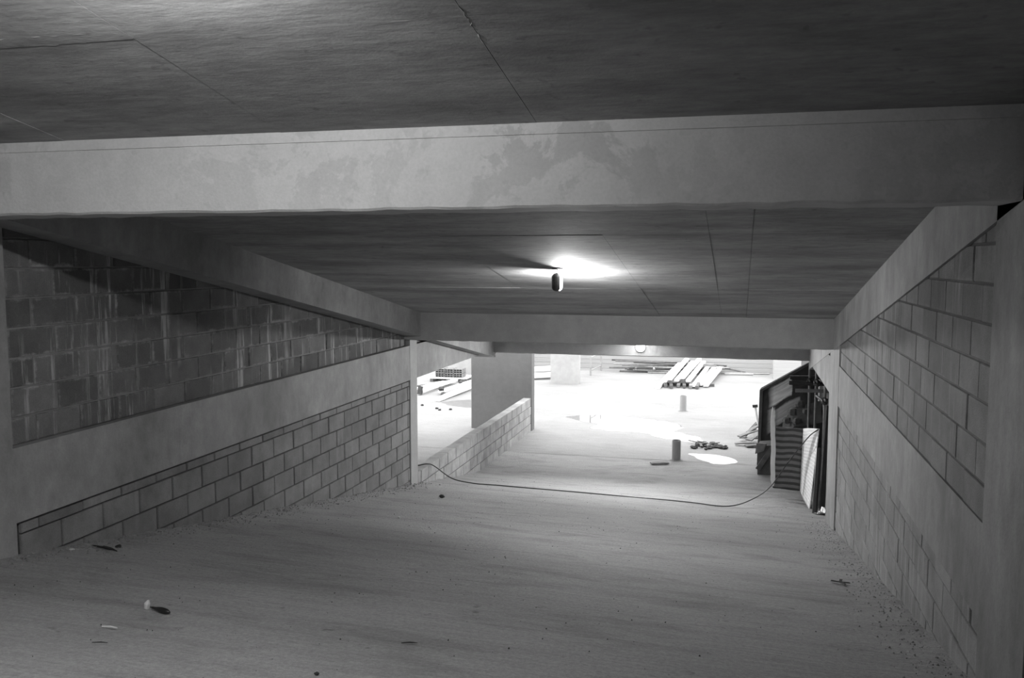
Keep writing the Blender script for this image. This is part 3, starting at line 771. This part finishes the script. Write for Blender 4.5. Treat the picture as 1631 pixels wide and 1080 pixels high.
# timbers and rods between the two columns
rnd = random.Random(8)
for i in range(4):
    z = Z0+.08+.13*(i//2); y = 28.4+.35*i
    tag(mk('timber', MB().bar((-7.6, y-.5, z), (-5.9, y+.5, z+.04), .22, .12, warp=.01), 'timber', at=(-6.7, y, z)), ('lower front', 'lower rear', 'upper front', 'upper rear')[i] + ' squared timber stacked left of the pale column', 'timber', 'squared timbers left of the pale column')
for i in range(7):
    z = Z0+.03+.062*(i//3); y = 30.4+.075*(i % 3)
    tag(mk('rod', MB().tube([(-8.2, y-.3, z), (-5.8, y+.3, z)], .03, 8), 'steel_dark', at=(-7, y, z)), ('lowest front', 'lowest middle', 'lowest rear', 'second layer front', 'second layer middle', 'second layer rear', 'topmost')[i] + ' dark rod behind the squared timbers', 'rod', 'dark rods behind the squared timbers')

# ------------------------------------------------------------------ left bay seen through the opening
LB = [((-8.12, 23.34, .06), (-7.75, 27.2, .12), .15, .10, 'timber', 'pale squared timber nearest the wet patch'),
      ((-8.04, 23.75, .14), (-7.66, 27.5, .20), .07, .04, 'timber', 'thin pale lath lying on the nearest timber'),
      ((-8.44, 24.5, .10), (-8.0, 27.9, .12), .14, .08, 'timber', 'pale timber second from the wet patch'),
      ((-9.01, 24.45, .10), (-8.75, 26.95, .12), .12, .09, 'timber', 'pale timber with a dark end clamp in the left bay'),
      ((-9.15, 25.0, .06), (-8.9, 26.9, .06), .10, .05, 'rubble', 'grey lath lying between the pale timbers'),
      ((-9.45, 25.2, .05), (-9.1, 26.9, .06), .18, .05, 'timber', 'pale board farthest left of the lying timbers'),
      ((-9.75, 25.8, .03), (-9.1, 26.7, .03), .10, .04, 'timber_dark', 'dark batten on the white floor left of the timbers')]
for a, b, w, th, m, lab in LB:
    tag(mk('timber', MB().bar((a[0], a[1], Z0+a[2]), (b[0], b[1], Z0+b[2]), w, th, warp=.012), m, at=(a[0], a[1], Z0)), lab, 'timber', 'long timbers lying in the left bay')
tag(mk('clamp', MB().bar((-9.03, 24.38, Z0+.02), (-9.02, 24.42, Z0+.26), .13, .12, up=(0, 1, 0)), 'steel_dark', at=(-9, 24.4, Z0)), 'dark clamp on the end of a pale timber', 'clamp')
for i, (x, y, z, r) in enumerate(((-8.42, 24.55, .24, .10), (-8.52, 24.8, .20, .08), (-8.3, 24.4, .10, .10), (-8.18, 25.6, .30, .07))):
    tag(mk('scrap_lump', MB().lump((x, y, Z0+z-.05), r, i, 6, 4, .7), 'steel_dark', at=(x, y, Z0)), ['black lump on top of the second timber', 'small black lump beside the black one on the timbers', 'flat black scrap at the foot of the timbers', 'small black scrap halfway along the timbers'][i], 'scrap')
pt = empty('pallet', (-9.1, 27.5, Z0), 'low wooden pallet under the hollow bricks in the left bay', 'pallet')
for i in range(5): mk('deck_board', MB().bar((-9.75, 27.2+.2*i, Z0+.115), (-8.5, 27.35+.2*i, Z0+.115), .14, .025), 'timber', pt)
for x in (-9.65, -9.1, -8.6): mk('runner', MB().bar((x, 27.15, Z0+.05), (x, 28.2, Z0+.05), .10, .095), 'timber_dark', pt)
# hollow bricks, each with its holes
def hollow_brick():
    w, d, h = .29, .19, .135; mb = MB(); wl_ = .012; nx = 3
    mb.box(0, w, 0, d, 0, wl_); mb.box(0, w, 0, d, h-wl_, h); mb.box(0, w, 0, d, h/2-wl_/2, h/2+wl_/2)
    for i in range(nx+1): x = (w-wl_)*i/nx; mb.box(x, x+wl_, 0, d, 0, h)
    mb.box(wl_, w-wl_, d*.48, d*.52, 0, h)
    return mb
hb = None; k = 0
for zi in range(2):
    for xi in range(3):
        for yi in range(2):
            p = (-9.6+xi*.31, 27.4+yi*.22, Z0+.128+zi*.137)
            if hb is None:
                mb = hollow_brick(); mb.v = [(v[0]+p[0], v[1]+p[1], v[2]+p[2]) for v in mb.v]; hb = mk('hollow_brick', mb, 'brick', at=p); o = hb
            else:
                o = hb.copy(); COL.objects.link(o); o.location = Vector(p)+Vector((0, 0, H))
            tag(o, 'grey hollow brick on the pallet, %s layer, %s row, %s' % (('lower', 'upper')[zi], ('front', 'rear')[yi], ('left', 'middle', 'right')[xi]), 'brick', 'hollow bricks on the pallet')
for i, (x, y) in enumerate(((-8.3, 22.6), (-7.75, 22.2), (-7.6, 22.0), (-7.35, 22.15))):
    tag(mk('stone', MB().lump((x, y, Z0+.02), .05, 40+i, 6, 4, .5), 'dark', at=(x, y, Z0)), 'small dark stone on the left bay floor before the wet patch', 'stone', 'small stones before the wet patch')

# ------------------------------------------------------------------ litter on the ramp
bt = empty('bottle', (-3.0, 4.03, on_ramp(-3.0, 4.03)), 'small black bottle with a bright white tip lying on the ramp', 'bottle')
ax0, ax1 = Vector((-3.055, 4.05, 0)), Vector((-2.90, 4.0, 0)); P = []; rr = [.006, .010, .012, .020, .024, .024, .020, .008]
for i in range(8):
    c = ax0.lerp(ax1, i/7); c.z = on_ramp(c.x, c.y)+.016; P.append(c)
mk('body', MB().tube(P, [r*.68 for r in rr], 12), 'black', bt, smooth=True)
tip = Vector((-3.085, 4.06, on_ramp(-3.085, 4.06)))
mk('cap', MB().tube([tip+Vector((0, 0, .004)), tip+Vector((.004, 0, .03)), tip+Vector((.012, 0, .048))], [.014, .016, .006], 8), 'white', bt)
def litter(name, label, cat, x0, y0, x1, y1, w, mat, lift=.012, group=None):
    a = Vector((x0, y0, on_ramp(x0, y0)+lift)); b = Vector((x1, y1, on_ramp(x1, y1)+lift)); m_ = a.lerp(b, .5)+Vector((.002, .004, .001))
    return tag(mk(name, MB().tube([a, m_, b], [w*.6, w, w*.5], 6), mat, at=a), label, cat, group)
litter('straw', 'short pale stick lying on the ramp near the black bottle', 'stick', -3.01, 3.62, -2.93, 3.63, .005, 'timber')
litter('twig', 'thin dark twig lying nearest the lower left corner', 'twig', -2.86, 3.37, -2.80, 3.40, .003, 'dark')
litter('twig', 'thin dark twig lying alone on the middle of the ramp', 'twig', -1.61, 4.05, -1.54, 4.09, .004, 'dark')
litter('stick', 'dark stick lying along the foot of the left wall', 'stick', -4.56, 5.42, -4.34, 5.36, .009, 'dark')
litter('stick', 'dark stick crossing the other one at the left wall', 'stick', -4.48, 5.44, -4.28, 5.33, .008, 'dark')
for x, y, r, lab, m in ((-4.40, 5.50, .024, 'black lump behind the crossed sticks at the left wall', 'dark'), (-4.55, 5.20, .022, 'pale chip of mortar at the foot of the left wall', 'pale'), (-3.74, 10.9, .04, 'black clod on the ramp below the drooping cable', 'dark'), (-3.43, 8.6, .015, 'white chip on the ramp left of the middle', 'pale'), (-1.76, 3.43, .012, 'small dark clod near the bottom edge of the ramp', 'dark')):
    tag(mk('clod', MB().lump((x, y, on_ramp(x, y)+r*.4), r, int(abs(x*100)), 7, 5, .6), m, at=(x, y, on_ramp(x, y))), lab, 'clod')
dl = empty('dead_leaf', (.82, 7.4, on_ramp(.82, 7.4)), 'curled dark leaf on the ramp beside the right wall', 'leaf')
for i, a in enumerate((.2, 1.4, 2.7, 3.6, 5.1)):
    c = Vector((.82, 7.4, on_ramp(.82, 7.4)+.02)); e = c + Vector((.075*math.cos(a), .075*math.sin(a), .012*(i % 2)))
    e.z = on_ramp(e.x, e.y)+.018+.012*(i % 2)
    mk('blade', MB().bar(tuple(c), tuple(e), .022, .004), 'dark', dl)
# crumbs swept along the walls and dust specks over the lane
def crumbs(name, label, gen, n, rmin, rmax, mat, seed):
    rnd = random.Random(seed); mb = MB()
    for i in range(n):
        x, y = gen(rnd); r = rmin+(rmax-rmin)*rnd.random()**3
        z = on_ramp(x, y)+.008+max(0, .02-min(x-L, R-x)*.1 if x < -4.2 or x > .8 else 0)
        k = len(mb.v); a = rnd.uniform(0, 6)
        pts = [(x+r*math.cos(a+j*2*math.pi/5)*rnd.uniform(.7, 1.3), y+r*math.sin(a+j*2*math.pi/5)*rnd.uniform(.7, 1.3), z-.004) for j in range(5)]
        mb.v += pts + [(x+r*.2, y, z+r*.7)]
        mb.f += [(k+j, k+(j+1) % 5, k+5) for j in range(5)]
    o = mk(name, mb, mat); tag(o, label, 'grit', kind='stuff'); return o
crumbs('wall_grit', 'mortar crumbs swept along the foot of the left wall', lambda r: (L+.005+abs(r.gauss(0, .13)), r.uniform(4.3, 12.6)), 1300, .003, .012, 'crumb', 31)
crumbs('wall_grit', 'mortar crumbs swept along the foot of the right wall', lambda r: (R-.005-abs(r.gauss(0, .16)), r.uniform(4.0, 12.3)), 900, .002, .009, 'crumb', 32)
crumbs('ramp_grit', 'dark grit scattered over the ramp', lambda r: (r.uniform(L+.1, R-.1), r.uniform(3, 15)), 900, .0015, .006, 'dark', 33)
